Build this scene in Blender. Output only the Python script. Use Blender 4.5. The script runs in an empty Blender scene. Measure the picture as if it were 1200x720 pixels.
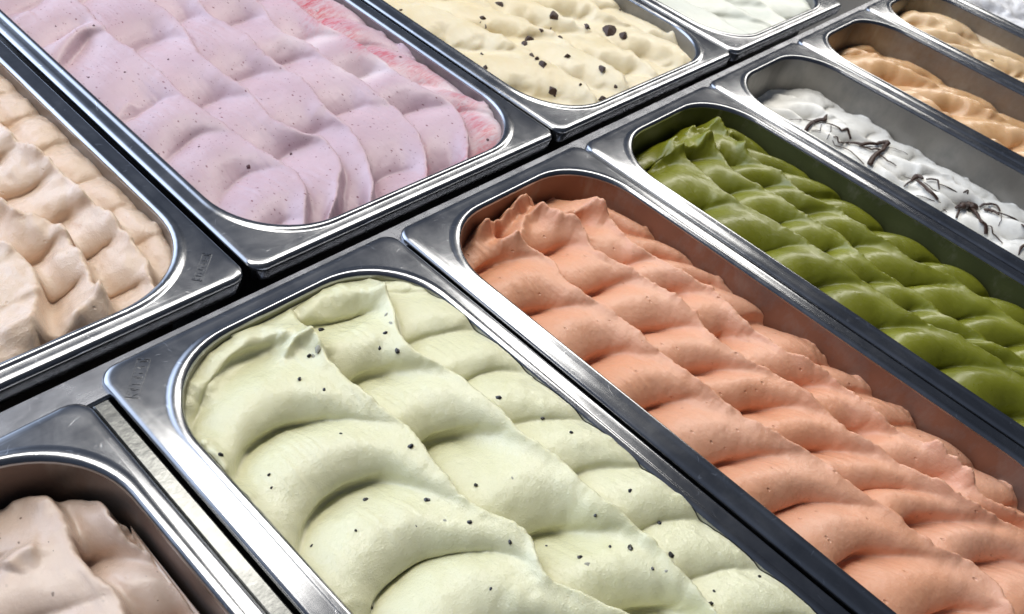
import bpy, math, random
import numpy as np
from mathutils import Matrix, Vector

# ------------------------------------------------------------------ camera, world, light
S = 0.1                                   # layout is written in decimetres, the scene is in metres
C = bpy.context.scene.collection
sc = bpy.context.scene
CAM = np.array([-2.5020043, -2.36348714, 2.82842872])
R = np.array([[0.6551473, 0.41569533, -0.6308561],
              [-0.72310076, 0.58693264, -0.36419138],
              [0.21887738, 0.69477152, 0.68511694]])
F = 952.9142204                           # focal length in pixels of the 1200 px wide photograph
cd = bpy.data.cameras.new('camera')
cam = bpy.data.objects.new('camera', cd); C.objects.link(cam)
M = Matrix([list(R[i]) + [CAM[i] * S] for i in range(3)] + [[0, 0, 0, 1]])
cam.matrix_world = M
cd.sensor_width = 36; cd.lens = F / 1200 * 36; cd.sensor_fit = 'HORIZONTAL'
cd.clip_start = 0.01; cd.clip_end = 100
cd.dof.use_dof = True; cd.dof.focus_distance = 0.40; cd.dof.aperture_fstop = 22
sc.camera = cam

w = bpy.data.worlds.new('World'); sc.world = w; w.use_nodes = True
nt = w.node_tree; nt.nodes.clear()
wo = nt.nodes.new('ShaderNodeOutputWorld'); bg = nt.nodes.new('ShaderNodeBackground')
gt = nt.nodes.new('ShaderNodeNewGeometry'); sp = nt.nodes.new('ShaderNodeSeparateXYZ')
rp = nt.nodes.new('ShaderNodeValToRGB'); rp.color_ramp.interpolation = 'EASE'
rp.color_ramp.elements[0].position = 0.0; rp.color_ramp.elements[0].color = (0.020, 0.024, 0.032, 1)
rp.color_ramp.elements[1].position = 1.0; rp.color_ramp.elements[1].color = (2.5, 2.95, 3.8, 1)
e = rp.color_ramp.elements.new(0.42); e.color = (0.048, 0.056, 0.075, 1)
e = rp.color_ramp.elements.new(0.88); e.color = (0.10, 0.12, 0.165, 1)
tc = nt.nodes.new('ShaderNodeTexCoord')
dt = nt.nodes.new('ShaderNodeVectorMath'); dt.operation = 'DOT_PRODUCT'
dt.inputs[1].default_value = (-0.38, 0.87, 0.32)     # the open side of the room lies behind the far-left
mp = nt.nodes.new('ShaderNodeMath'); mp.operation = 'MULTIPLY_ADD'
mp.inputs[1].default_value = 0.5; mp.inputs[2].default_value = 0.5
nt.links.new(tc.outputs['Generated'], dt.inputs[0]); nt.links.new(dt.outputs['Value'], mp.inputs[0])
nt.links.new(mp.outputs[0], rp.inputs[0]); nt.links.new(rp.outputs[0], bg.inputs['Color'])
bg.inputs['Strength'].default_value = 1.15
nt.links.new(bg.outputs[0], wo.inputs[0])

def area(name, loc, target, sx, sy, power, col):
    l = bpy.data.lights.new(name, 'AREA'); l.shape = 'RECTANGLE'; l.size = sx; l.size_y = sy
    l.energy = power; l.color = col
    o = bpy.data.objects.new(name, l); C.objects.link(o); o.location = loc
    d = Vector(target) - Vector(loc)
    z = (-d).normalized(); x = Vector((1, 0, 0)); x = (x - z * x.dot(z)).normalized(); y = z.cross(x)
    o.matrix_world = Matrix([[x[i], y[i], z[i], loc[i]] for i in range(3)] + [[0, 0, 0, 1]])
    return o
area('canopy_strip_light', (1.6, 0.40, 1.0), (1.6, 0.40, 0), 4.6, 0.31, 39, (1.0, 0.95, 0.865))

sc.view_settings.view_transform = 'Standard'; sc.view_settings.look = 'None'
sc.view_settings.gamma = 1; sc.view_settings.exposure = 0.0
sc.view_settings.use_curve_mapping = False

# ------------------------------------------------------------------ helpers
def ray(px, py):
    return R @ np.array([(px - 600) / F, -(py - 360) / F, -1.0])
def bp(px, py, z=0.0):
    d = ray(px, py); t = (z - CAM[2]) / d[2]; return (CAM + t * d)[:2]

def mesh(name, verts, faces, mat, parent=None, smooth=True, scale=S):
    m = bpy.data.meshes.new(name)
    m.from_pydata([tuple(float(c) * scale for c in v) for v in verts], [], faces)
    if smooth: m.polygons.foreach_set('use_smooth', [True] * len(m.polygons))
    if mat: m.materials.append(mat)
    m.update()
    o = bpy.data.objects.new(name, m); C.objects.link(o)
    if parent: o.parent = parent
    return o
def tag(o, label, cat, group=None):
    o['label'] = label; o['category'] = cat
    if group: o['group'] = group
    return o

def nodes(name):
    m = bpy.data.materials.new(name); m.use_nodes = True
    n = m.node_tree; return m, n, n.nodes['Principled BSDF']
def N(n, t, **kw):
    x = n.nodes.new(t)
    for k, v in kw.items(): setattr(x, k, v)
    return x
def noise(n, co, scale, detail=3, rough=0.5, dist=0.0):
    x = N(n, 'ShaderNodeTexNoise'); x.inputs['Scale'].default_value = scale
    x.inputs['Detail'].default_value = detail; x.inputs['Roughness'].default_value = rough
    x.inputs['Distortion'].default_value = dist
    n.links.new(co, x.inputs['Vector']); return x.outputs['Fac']
def ramp(n, src, stops):
    r = N(n, 'ShaderNodeValToRGB'); el = r.color_ramp.elements
    while len(el) < len(stops): el.new(0.5)
    for e_, (p_, c_) in zip(el, stops):
        e_.position = p_; e_.color = (*c_, 1) if len(c_) == 3 else c_
    n.links.new(src, r.inputs[0]); return r.outputs[0]
def mapping(n, co, scale, rot=(0, 0, 0)):
    x = N(n, 'ShaderNodeMapping'); x.inputs['Scale'].default_value = scale; x.inputs['Rotation'].default_value = rot
    n.links.new(co, x.inputs['Vector']); return x.outputs['Vector']
def math_(n, op, a, b):
    x = N(n, 'ShaderNodeMath', operation=op)
    for i, v in enumerate((a, b)):
        if isinstance(v, (int, float)): x.inputs[i].default_value = v
        else: n.links.new(v, x.inputs[i])
    return x.outputs[0]
def mix(n, f, a, b):
    x = N(n, 'ShaderNodeMix', data_type='RGBA')
    for s, v in ((x.inputs['Factor'], f), (x.inputs[6], a), (x.inputs[7], b)):
        if isinstance(v, (int, float)): s.default_value = v
        elif isinstance(v, tuple): s.default_value = (*v, 1)
        else: n.links.new(v, s)
    return x.outputs[2]

def steel(name, base=(0.37, 0.38, 0.40), rough=0.15, scratch=1.0):
    m, n, b = nodes(name)
    co = N(n, 'ShaderNodeTexCoord').outputs['Object']
    b.inputs['Metallic'].default_value = 1.0
    smear = noise(n, co, 42, 4, 0.6, 0.6)
    fine = noise(n, mapping(n, co, (40, 900, 900)), 1.0, 3, 0.7)
    fine2 = noise(n, mapping(n, co, (700, 60, 700), (0, 0, 0.5)), 1.0, 3, 0.7)
    r1 = math_(n, 'MULTIPLY_ADD', smear, 0.16)
    n.nodes[-1].inputs[2].default_value = rough - 0.06
    n.links.new(math_(n, 'ADD', r1, math_(n, 'MULTIPLY', fine, 0.05)), b.inputs['Roughness'])
    # fine crossing scratches: thin bands of distorted waves, broken up by noise
    sc_list = []
    for i, (rt, sc_) in enumerate(((0.4, 260), (1.7, 330), (2.6, 210))):
        v = N(n, 'ShaderNodeTexWave', wave_type='BANDS'); v.inputs['Scale'].default_value = sc_ * 0.12
        v.inputs['Distortion'].default_value = 9; v.inputs['Detail'].default_value = 3; v.inputs['Detail Scale'].default_value = 1.5
        n.links.new(mapping(n, co, (1, 1, 1), (0, 0, rt)), v.inputs['Vector'])
        band = ramp(n, v.outputs['Fac'], [(0.0, (1, 1, 1)), (0.006, (0, 0, 0))])
        brk = ramp(n, noise(n, co, 130 + 40 * i, 2), [(0.60, (0, 0, 0)), (0.70, (1, 1, 1))])
        sc_list.append(math_(n, 'MULTIPLY', band, brk))
    scr = math_(n, 'MAXIMUM', math_(n, 'MAXIMUM', sc_list[0], sc_list[1]), sc_list[2])
    tone = mix(n, ramp(n, smear, [(0.35, (0, 0, 0)), (0.75, (1, 1, 1))]), tuple(c * 0.86 for c in base), tuple(min(1, c * 1.1) for c in base))
    n.links.new(mix(n, math_(n, 'MULTIPLY', scr, 0.6 * scratch), tone, (0.86, 0.87, 0.9)), b.inputs['Base Color'])
    h = math_(n, 'ADD', math_(n, 'MULTIPLY', fine, 0.18), math_(n, 'MULTIPLY', scr, -0.3 * scratch))
    h = math_(n, 'ADD', h, math_(n, 'MULTIPLY', noise(n, co, 9, 2), 1.2))
    bu = N(n, 'ShaderNodeBump'); bu.inputs['Strength'].default_value = 0.5; bu.inputs['Distance'].default_value = 0.00005
    n.links.new(h, bu.inputs['Height']); n.links.new(bu.outputs[0], b.inputs['Normal'])
    return m

def film_steel(name, film, amount):
    """basin wall: brushed steel behind a thin smeared film of melted gelato"""
    m, n, b = nodes(name)
    co = N(n, 'ShaderNodeTexCoord').outputs['Object']
    z = N(n, 'ShaderNodeSeparateXYZ'); n.links.new(co, z.inputs[0])
    b.inputs['Metallic'].default_value = 0.9
    a = noise(n, co, 26, 4, 0.6, 0.8)
    f = ramp(n, math_(n, 'ADD', math_(n, 'ADD', math_(n, 'MULTIPLY', a, 0.75), math_(n, 'MULTIPLY', noise(n, mapping(n, co, (1, 1, 0.4)), 110, 4, 0.75), 0.45)), amount - 0.52), [(0.28, (0, 0, 0)), (0.62, (1, 1, 1))])
    n.links.new(mix(n, f, (0.27, 0.26, 0.245), film), b.inputs['Base Color'])
    n.links.new(math_(n, 'SUBTRACT', 0.9, math_(n, 'MULTIPLY', f, 0.45)), b.inputs['Metallic'])
    st = noise(n, mapping(n, co, (60, 60, 900)), 1.0, 3, 0.6)
    n.links.new(math_(n, 'ADD', 0.28, math_(n, 'MULTIPLY', a, 0.22)), b.inputs['Roughness'])
    bu = N(n, 'ShaderNodeBump'); bu.inputs['Strength'].default_value = 0.15; bu.inputs['Distance'].default_value = 0.0005
    n.links.new(math_(n, 'ADD', st, a), bu.inputs['Height']); n.links.new(bu.outputs[0], b.inputs['Normal'])
    return m

def gelato_mat(name, col, col2, rough=0.42, sss=0.35, radius=(1.0, 0.6, 0.35), grain=0.5, pits=0.3, streak=0.3,
               speck=None, coat=0.12, ripple=None, icy=0.0, sscale=0.0018, coat_rough=None, coat_bump=0.0005):
    m, n, b = nodes(name)
    co = N(n, 'ShaderNodeTexCoord').outputs['Object']
    if coat_rough is None: coat_rough = 0.15
    big = noise(n, co, 22, 4, 0.55, 0.5)
    base = mix(n, ramp(n, big, [(0.36, (0, 0, 0)), (0.66, (1, 1, 1))]), col, col2)
    lon = noise(n, mapping(n, co, (420, 40, 420)), 1.0, 3, 0.6)
    base = mix(n, math_(n, 'MULTIPLY', ramp(n, lon, [(0.5, (0, 0, 0)), (0.8, (1, 1, 1))]), 0.12 * (1 + streak)), base, tuple(c * 0.82 for c in col))
    if speck:
        dark, scale, thr, amt = speck
        for k, (s_, t_) in enumerate(((scale, thr), (scale * 2.1, thr * 0.9))):
            v = N(n, 'ShaderNodeTexVoronoi'); v.inputs['Scale'].default_value = s_; v.inputs['Randomness'].default_value = 1
            wv = N(n, 'ShaderNodeVectorMath', operation='ADD')
            nv = N(n, 'ShaderNodeTexNoise'); nv.inputs['Scale'].default_value = 600
            sb = N(n, 'ShaderNodeVectorMath', operation='SCALE'); sb.inputs['Scale'].default_value = 0.0012
            n.links.new(co, nv.inputs['Vector']); n.links.new(nv.outputs['Color'], sb.inputs[0])
            n.links.new(co, wv.inputs[0]); n.links.new(sb.outputs[0], wv.inputs[1])
            n.links.new(mapping(n, wv.outputs[0], (1, 0.55, 1), (0, 0, 0.35)), v.inputs['Vector'])
            hit = ramp(n, v.outputs['Distance'], [(t_ * 0.5, (1, 1, 1)), (t_, (0, 0, 0))])
            sel = N(n, 'ShaderNodeSeparateColor'); n.links.new(v.outputs['Color'], sel.inputs[0])
            on = math_(n, 'GREATER_THAN', sel.outputs[0], 0.30 + 0.1 * k)
            base = mix(n, math_(n, 'MULTIPLY', math_(n, 'MULTIPLY', hit, on), math_(n, 'MULTIPLY', sel.outputs[1], amt)), base, dark)
    if ripple:
        at = N(n, 'ShaderNodeAttribute', attribute_name='ripple')
        rn = noise(n, mapping(n, co, (90, 420, 300), (0, 0, -0.6)), 1.0, 5, 0.7, 0.6)
        f = math_(n, 'MULTIPLY', at.outputs['Fac'], ramp(n, rn, [(0.38, (0, 0, 0)), (0.64, (1, 1, 1))]))
        base = mix(n, f, base, ripple)
        at2 = N(n, 'ShaderNodeAttribute', attribute_name='milk')
        base = mix(n, at2.outputs['Fac'], base, (0.86, 0.80, 0.82))
    n.links.new(base, b.inputs['Base Color'])
    b.inputs['Subsurface Weight'].default_value = sss
    b.inputs['Subsurface Radius'].default_value = radius
    b.inputs['Subsurface Scale'].default_value = sscale
    b.inputs['Coat Weight'].default_value = coat; b.inputs['Coat Roughness'].default_value = coat_rough; b.inputs['Coat IOR'].default_value = 1.62
    b.inputs['Specular IOR Level'].default_value = 0.45
    gr = noise(n, co, 750, 4, 0.65)
    gm = noise(n, co, 210, 3, 0.6)
    n.links.new(math_(n, 'ADD', rough - 0.20, math_(n, 'MULTIPLY', noise(n, co, 140, 4, 0.7), 0.32)), b.inputs['Roughness'])
    v = N(n, 'ShaderNodeTexVoronoi'); v.inputs['Scale'].default_value = 210
    n.links.new(mapping(n, co, (1, 0.6, 1), (0, 0, 0.3)), v.inputs['Vector'])
    sel = N(n, 'ShaderNodeSeparateColor'); n.links.new(v.outputs['Color'], sel.inputs[0])
    pit = math_(n, 'MULTIPLY', ramp(n, v.outputs['Distance'], [(0.04, (1, 1, 1)), (0.16, (0, 0, 0))]), math_(n, 'GREATER_THAN', sel.outputs[0], 0.72))
    h = math_(n, 'ADD', math_(n, 'MULTIPLY', gr, 0.22 * grain), math_(n, 'MULTIPLY', gm, 0.9 * grain))
    h = math_(n, 'ADD', h, math_(n, 'MULTIPLY', lon, 0.8 * streak))
    h = math_(n, 'SUBTRACT', h, math_(n, 'MULTIPLY', pit, 1.6 * pits))
    if icy:
        h = math_(n, 'ADD', h, math_(n, 'MULTIPLY', ramp(n, noise(n, co, 1300, 2, 0.6), [(0.5, (0, 0, 0)), (0.75, (1, 1, 1))]), icy))
    bu = N(n, 'ShaderNodeBump'); bu.inputs['Strength'].default_value = 0.6; bu.inputs['Distance'].default_value = 0.0006
    n.links.new(h, bu.inputs['Height']); n.links.new(bu.outputs[0], b.inputs['Normal'])
    b2 = N(n, 'ShaderNodeBump'); b2.inputs['Strength'].default_value = 1.0; b2.inputs['Distance'].default_value = coat_bump
    n.links.new(math_(n, 'ADD', math_(n, 'MULTIPLY', noise(n, mapping(n, co, (1.3, 0.6, 1.3)), 480, 4, 0.7), 1.6), math_(n, 'MULTIPLY', noise(n, co, 1500, 2, 0.6), 0.7)), b2.inputs['Height'])
    n.links.new(bu.outputs[0], b2.inputs['Normal']); n.links.new(b2.outputs[0], b.inputs['Coat Normal'])
    return m

def plain(name, col, rough=0.5, metal=0.0, nscale=300, bump=0.3, coat=0.0, var=0.25):
    m, n, b = nodes(name)
    co = N(n, 'ShaderNodeTexCoord').outputs['Object']
    f = noise(n, co, nscale, 3, 0.6)
    n.links.new(mix(n, f, tuple(c * (1 - var) for c in col), tuple(min(1, c * (1 + var)) for c in col)), b.inputs['Base Color'])
    b.inputs['Roughness'].default_value = rough; b.inputs['Metallic'].default_value = metal
    b.inputs['Coat Weight'].default_value = coat
    bu = N(n, 'ShaderNodeBump'); bu.inputs['Strength'].default_value = bump; bu.inputs['Distance'].default_value = 0.0005
    n.links.new(f, bu.inputs['Height']); n.links.new(bu.outputs[0], b.inputs['Normal'])
    return m

STEEL = steel('stainless_steel'); DARK = plain('cabinet_black', (0.012, 0.012, 0.014), 0.45)
RAILM = steel('rail_steel', (0.34, 0.35, 0.38), 0.22, 0.4)
FROST = plain('frosted_bar_steel', (0.20, 0.205, 0.20), 0.26, 0.95, 140, 0.25, var=0.35)

# ------------------------------------------------------------------ the cabinet under the pans (setting)
def slab(name, a, b_, mat, bev=0.006):
    (x0, y0, z0), (x1, y1, z1) = a, b_
    v = []
    e_ = bev
    for z, i in ((z0, 0), (z1 - e_, 0), (z1, e_)):
        v += [(x0 + i, y0 + i, z), (x1 - i, y0 + i, z), (x1 - i, y1 - i, z), (x0 + i, y1 - i, z)]
    f = [(3, 2, 1, 0), (8, 9, 10, 11)]
    for k in (0, 4):
        for i in range(4): f.append((k + i, k + (i + 1) % 4, k + 4 + (i + 1) % 4, k + 4 + i))
    return mesh(name, v, f, mat, smooth=False)
def structure(o): o['kind'] = 'structure'; return o
structure(slab('counter', (-8, -9, -1.9), (16, 9, -1.5), DARK))
structure(slab('support_ledge', (-7, -0.185, -0.30), (15, -0.012, -0.050), RAILM, 0.010))
structure(slab('counter_rail', (-7, -0.026, -0.30), (15, 0.026, -0.16), RAILM))

# ------------------------------------------------------------------ steel pans
NC = 14
def rrect(x0, y0, x1, y1, r, z):
    out = []
    for cx, cy, a0 in ((x1 - r, y1 - r, 0), (x0 + r, y1 - r, 90), (x0 + r, y0 + r, 180), (x1 - r, y0 + r, 270)):
        for i in range(NC + 1):
            a = math.radians(a0 + 90 * i / NC); out.append((cx + r * math.cos(a), cy + r * math.sin(a), z))
    return out
def sweep(name, loops, mat, parent, cap=False):
    n = len(loops[0]); v = [p for l in loops for p in l]; f = []
    for k in range(len(loops) - 1):
        for i in range(n):
            j = (i + 1) % n; f.append((k * n + i, k * n + j, (k + 1) * n + j, (k + 1) * n + i))
    if cap: f.append(tuple((len(loops) - 1) * n + i for i in range(n)))
    return mesh(name, v, f, mat, parent)
FL = 0.125                                # flange width
def steel_pan(x0, y0, x1, y1, label, film, amount=0.35, r_out=0.085, r_in=0.43, fl=FL, flr=None, depth=1.25):
    root = bpy.data.objects.new('steel_pan', None); C.objects.link(root)
    root.location = ((x0 + x1) / 2 * S, (y0 + y1) / 2 * S, -depth * S)
    root.empty_display_size = 0.02
    tag(root, label, 'pan', 'stainless steel gelato pans in the display')
    ox, oy = (x0 + x1) / 2, (y0 + y1) / 2
    hx, hy = (x1 - x0) / 2, (y1 - y0) / 2
    def L(ins, r, z): return rrect(-hx + ins, -hy + ins, hx - ins, hy - ins, r, z + depth)
    lo = []
    lo.append(L(0.006, r_out, -0.112))
    lo.append(L(0.0, r_out, -0.044))
    for a in (15, 35, 55, 75, 90):         # rounded outer edge
        t = math.radians(a); lo.append(L(0.026 * (1 - math.cos(t)), r_out, -0.038 + 0.026 * math.sin(t)))
    lo.append(L(0.036, r_out, -0.0105)); lo.append(L(0.045, r_out + .02, -0.010))
    lo.append(L(fl - 0.046, r_in - 0.00, -0.009)); lo.append(L(fl - 0.040, r_in, -0.008))
    lo.append(L(fl - 0.033, r_in, -0.004)); lo.append(L(fl - 0.026, r_in, -0.0008)); lo.append(L(fl - 0.018, r_in, 0.0))
    for a in (15, 35, 55, 75, 90):         # bead rolling down into the basin
        t = math.radians(a); lo.append(L(fl - 0.018 + 0.024 * math.sin(t), r_in, -0.026 * (1 - math.cos(t))))
    sweep('rim', lo, STEEL, root)
    wl = [L(fl + 0.006, r_in, -0.026), L(fl + 0.008, r_in, -0.05), L(fl + 0.012, r_in - .01, -0.09), L(fl + 0.022, r_in - .01, -0.30)]
    wl += [L(fl + 0.05, r_in - .03, -0.9), L(fl + 0.07, r_in - .04, -1.12), L(fl + 0.11, r_in - .06, -1.20), L(fl + 0.20, r_in - .1, -1.24)]
    sweep('basin', wl, film_steel('film_steel', tuple(0.34 * c + 0.025 for c in film), amount), root, cap=True)
    return root

# ------------------------------------------------------------------ gelato surfaces
def vnoise(x, y, seed, cell):
    rng = np.random.default_rng(seed); G = rng.random((257, 257))
    X = x / cell + 57.3; Y = y / cell + 91.7
    xi = np.floor(X).astype(int); yi = np.floor(Y).astype(int); fx = X - xi; fy = Y - yi
    fx = fx * fx * fx * (fx * (fx * 6 - 15) + 10); fy = fy * fy * fy * (fy * (fy * 6 - 15) + 10)
    a = G[xi % 256, yi % 256]; b = G[(xi + 1) % 256, yi % 256]; c = G[xi % 256, (yi + 1) % 256]; d = G[(xi + 1) % 256, (yi + 1) % 256]
    return ((a * (1 - fx) + b * fx) * (1 - fy) + (c * (1 - fx) + d * fx) * fy) * 2 - 1
def fbm(x, y, seed, cell, octs=3):
    return sum(vnoise(x, y, seed + 7 * i, cell / 2 ** i) / 2 ** i for i in range(octs))
def blur(Z, s):
    if s <= 0: return Z
    k = np.exp(-0.5 * (np.arange(-int(3 * s + 1), int(3 * s + 2)) / s) ** 2); k /= k.sum(); p_ = len(k) // 2
    A = np.pad(Z, p_, mode='edge')
    A = np.apply_along_axis(lambda v: np.convolve(v, k, 'valid'), 0, A)
    return np.apply_along_axis(lambda v: np.convolve(v, k, 'valid'), 1, A)

def gelato(label, cat_group, rect, level, ridges, cols, mat, A=0.14, res=0.009, lip=0.02, lipw=0.025, rough=0.0, warp=0.012,
           depth_left=None, soft=0.85, r_in=0.42, gamma=1.42, fade=0.05, lips=(), seed=1, dome=0.0, jag=0.0, traced=True,
           edge=0.05, edgew=0.05, slope=0.0, extra=None, wallclimb=0.0, clamp_rim=None, big=0.012, tilt=0.06, gexp=0.62, calm=0.30, stria=0.0018, over=0.045, lean=0.018, lastw=0.75, climb=0.045, bend=0.42):
    """A spatula-waved surface. ridges: crest lines that run along the pan; cols: between two crests, the valley
    lines between successive strokes. Both are lines on the surface, found at the height `level`."""
    x0, y0, x1, y1 = rect
    P = (lambda q: np.array([bp(a, b, level) for a, b in q])) if traced else (lambda q: np.array(q, float))
    U0, U1 = -y1, -y0
    ug = np.linspace(U0 - 0.1, U1 + 0.1, 600)
    xr = []
    for rd in ridges:
        q = P(rd); u = -q[:, 1]; o = np.argsort(u); u, x = u[o], q[o, 0]
        v = np.interp(ug, u, x)
        s0 = np.clip((x[1] - x[0]) / max(u[1] - u[0], 1e-3), -0.5, 0.5); s1 = np.clip((x[-1] - x[-2]) / max(u[-1] - u[-2], 1e-3), -0.5, 0.5)
        v = np.where(ug < u[0], x[0] + s0 * np.tanh((ug - u[0]) * 1.5) / 1.5, v); v = np.where(ug > u[-1], x[-1] + s1 * np.tanh((ug - u[-1]) / 0.5) * 0.5, v)
        k = np.exp(-0.5 * (np.arange(-14, 15) / 5.0) ** 2); k /= k.sum(); v = np.convolve(np.pad(v, 14, mode='edge'), k, 'valid')
        xr.append(v)
    xr = [np.full_like(ug, x0 - 0.02)] + xr + [np.full_like(ug, x1 + 0.02)]
    for i in range(1, len(xr)): xr[i] = np.maximum(xr[i], xr[i - 1] + 0.04)
    nx = int(round((x1 - x0) / res)); nu = int(round((y1 - y0) / res))
    gx = np.linspace(x0, x1, nx + 1); gu = np.linspace(U0, U1, nu + 1)
    X, U = np.meshgrid(gx, gu, indexing='ij')
    wx = X + warp * fbm(X, U, seed + 100, 0.30) + 0.3 * warp * fbm(X, U, seed + 200, 0.07)
    wu = U + warp * 1.5 * fbm(X, U, seed + 300, 0.35)
    DU = np.zeros_like(X); Z = np.zeros_like(X); lipm = np.full_like(X, 9.0)
    ncol = len(xr) - 1
    for c in range(ncol):
        xa = np.interp(wu, ug, xr[c]); xb = np.interp(wu, ug, xr[c + 1])
        inside = (wx >= xa) & (wx < xb)
        if c == 0: inside |= wx < xa
        if c == ncol - 1: inside |= wx >= xb
        s = np.clip((wx - xa) / (xb - xa), 0, 1)
        # valley lines of this column as polynomials u(s)
        polys = []
        for cr in cols[c]:
            q = P(cr); u = -q[:, 1]
            a = np.interp(u, ug, xr[c]); b = np.interp(u, ug, xr[c + 1]); ss = np.clip((q[:, 0] - a) / (b - a), -0.2, 1.2)
            deg = 2 if (len(ss) > 2 and np.ptp(ss) > 0.35) else (1 if np.ptp(ss) > 0.25 else 0)
            co = np.polyfit(ss, u, deg); grid = np.linspace(0, 1, 21); val = np.polyval(co, grid)
            lo, hi = ss.min(), ss.max()
            # keep extrapolation tame: straight beyond the traced part
            if deg == 2:
                d = np.polyder(co)
                val = np.where(grid < lo, np.polyval(co, lo) + np.polyval(d, lo) * (grid - lo), val)
                val = np.where(grid > hi, np.polyval(co, hi) + np.polyval(d, hi) * (grid - hi), val)
            val = val + bend * np.clip((grid - 0.62) / 0.38, 0, 1) ** 2 * 0.4 * (1 if c < ncol - 1 else 0)
            polys.append(val)
        polys.sort(key=lambda v: v.mean())
        if len(polys) > 1: gap = np.mean([(polys[i + 1] - polys[i]).mean() for i in range(len(polys) - 1)])
        else: gap = 0.45
        gap = max(gap, 0.15)
        while polys[0].min() > U0 - 0.3: polys.insert(0, polys[0] - gap)
        while polys[-1].max() < U1 + 0.5: polys.append(polys[-1] + gap)
        for i in range(1, len(polys)): polys[i] = np.maximum(polys[i], polys[i - 1] + 0.06)
        f = np.zeros_like(X); best = np.full_like(X, 1e9); Lc = np.full_like(X, gap); cid = np.zeros_like(X)
        sg = np.linspace(0, 1, 21)
        prev = np.interp(s, sg, polys[0])
        for i in range(1, len(polys)):
            cur = np.interp(s, sg, polys[i]); ok = (wu >= prev) & (wu < cur)
            f = np.where(ok, (wu - prev) / np.maximum(cur - prev, 1e-4), f); Lc = np.where(ok, cur - prev, Lc); cid = np.where(ok, i, cid)
            prev = cur
        g = np.maximum(np.sin(np.pi * np.clip(f, 0, 1) ** gamma), 0) ** gexp
        t_ = np.clip((s - 0.55) / 0.45, 0, 1); wgt = fade + (1 - fade) * (1 - t_ * t_ * (3 - 2 * t_)) + 0.30 * np.exp(-s / 0.16)
        if c == ncol - 1: wgt = lastw * (1 - 0.55 * s)
        if c == 0: t_ = np.clip((s - 0.58) / 0.42, 0, 1); wgt = (0.35 + 0.65 * np.clip(s / 0.40, 0, 1)) * (1 - (1 - fade) * t_ * t_ * (3 - 2 * t_))
        rngc = np.random.default_rng(seed * 31 + c).uniform(0.85, 1.15, 40)
        amp = A * np.clip(Lc / 0.42, 0.45, 1.25) * rngc[np.clip(cid.astype(int), 0, 39)]
        z = -amp * (1 - g) * wgt + dome * np.sin(np.pi * s) + (tilt * (s - 0.5) if ncol > 1 else 0) * (1 if c < ncol - 1 else (1 - s))
        Z = np.where(inside, z, Z)
        bump_ = np.clip((f - 0.35) / 0.50, 0, 1) ** 1.6 * np.clip((1 - f) / 0.075, 0, 1)
        DU = np.where(inside, over * bump_ * np.clip(wgt, 0, 1.1) * np.clip(Lc / 0.42, 0.4, 1.2), DU)
        if c > 0: lipm = np.where(inside, np.minimum(lipm, (wx - xa)), lipm)
        if c < ncol - 1: lipm = np.where(inside & ((xb - wx) < np.abs(lipm)), -(xb - wx), lipm)
    # crest lip: sharp on the right-hand side, gentle on the left
    jn = 1 + jag * fbm(X, U, seed + 5, 0.10, 3)
    la = np.where(lipm < 0, np.exp(lipm / (lipw * 2.2)), np.exp(-(lipm / (lipw * 0.8)) ** 2))
    Z = Z + lip * la * np.clip(jn * (0.75 + 0.5 * vnoise(X, U, seed + 8, 0.5)), 0, 2.5)
    Z = Z - 0.012 * np.exp(-((lipm - lipw * 1.6) / (lipw * 0.9)) ** 2)
    Z = Z * np.clip((U - U0) / calm + 0.15, 0, 1) - 0.05 * np.clip(1 - (U - U0) / calm, 0, 1)
    Z = blur(Z, soft)
    DU = blur(DU, 0.6); DX = blur(np.where(lipm < 0, lean * np.exp(lipm / 0.04), 0.0) * (1 - np.clip(DU / max(over, 1e-6), 0, 1) * 0.5), 1.4)
    for pl, h, wl_, wr_ in lips:           # extra crests, folds and curls
        q = np.array([bp(a, b, level) for a, b in pl]); qx, qu = q[:, 0], -q[:, 1]
        bd = np.full_like(X, 9.0); sgn = np.zeros_like(X); tt = np.zeros_like(X); n_ = len(q) - 1
        for i in range(n_):
            dx, du = qx[i + 1] - qx[i], qu[i + 1] - qu[i]; L2 = dx * dx + du * du
            t = np.clip(((X - qx[i]) * dx + (U - qu[i]) * du) / L2, 0, 1)
            ex, eu = X - qx[i] - t * dx, U - qu[i] - t * du; d = np.hypot(ex, eu)
            m_ = d < bd; bd = np.where(m_, d, bd); sgn = np.where(m_, dx * eu - du * ex, sgn); tt = np.where(m_, (i + t) / n_, tt)
        wv = np.where(sgn > 0, wl_, wr_)
        tp = np.clip(np.minimum(tt, 1 - tt) * 6 + 0.35, 0, 1)
        Z = Z + h * tp * np.exp(-(bd / wv) ** 1.6) * (1 + jag * 0.5 * fbm(X, U, seed + 50, 0.08))
    Z += big * fbm(X, U, seed + 11, 0.55, 2)
    Z += rough * fbm(X, U, seed + 13, 0.08, 4)
    Z += stria * (vnoise(wx * 24, wu, seed + 61, 0.30) + 0.6 * vnoise(wx * 60, wu * 1.5, seed + 62, 0.30)) * np.clip(0.5 + vnoise(X, U, seed + 63, 0.25), 0, 1.2)
    # rounded-rectangle distance to the wall
    cx, cu, hx, hu = (x0 + x1) / 2, (U0 + U1) / 2, (x1 - x0) / 2, (U1 - U0) / 2
    qx = np.abs(X - cx) - (hx - r_in); qu = np.abs(U - cu) - (hu - r_in)
    dist = r_in - (np.hypot(np.maximum(qx, 0), np.maximum(qu, 0)) + np.minimum(np.maximum(qx, qu), 0))
    if extra is not None: Z = Z + extra(X, -U)
    Z = Z + slope * (X - cx)
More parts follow.
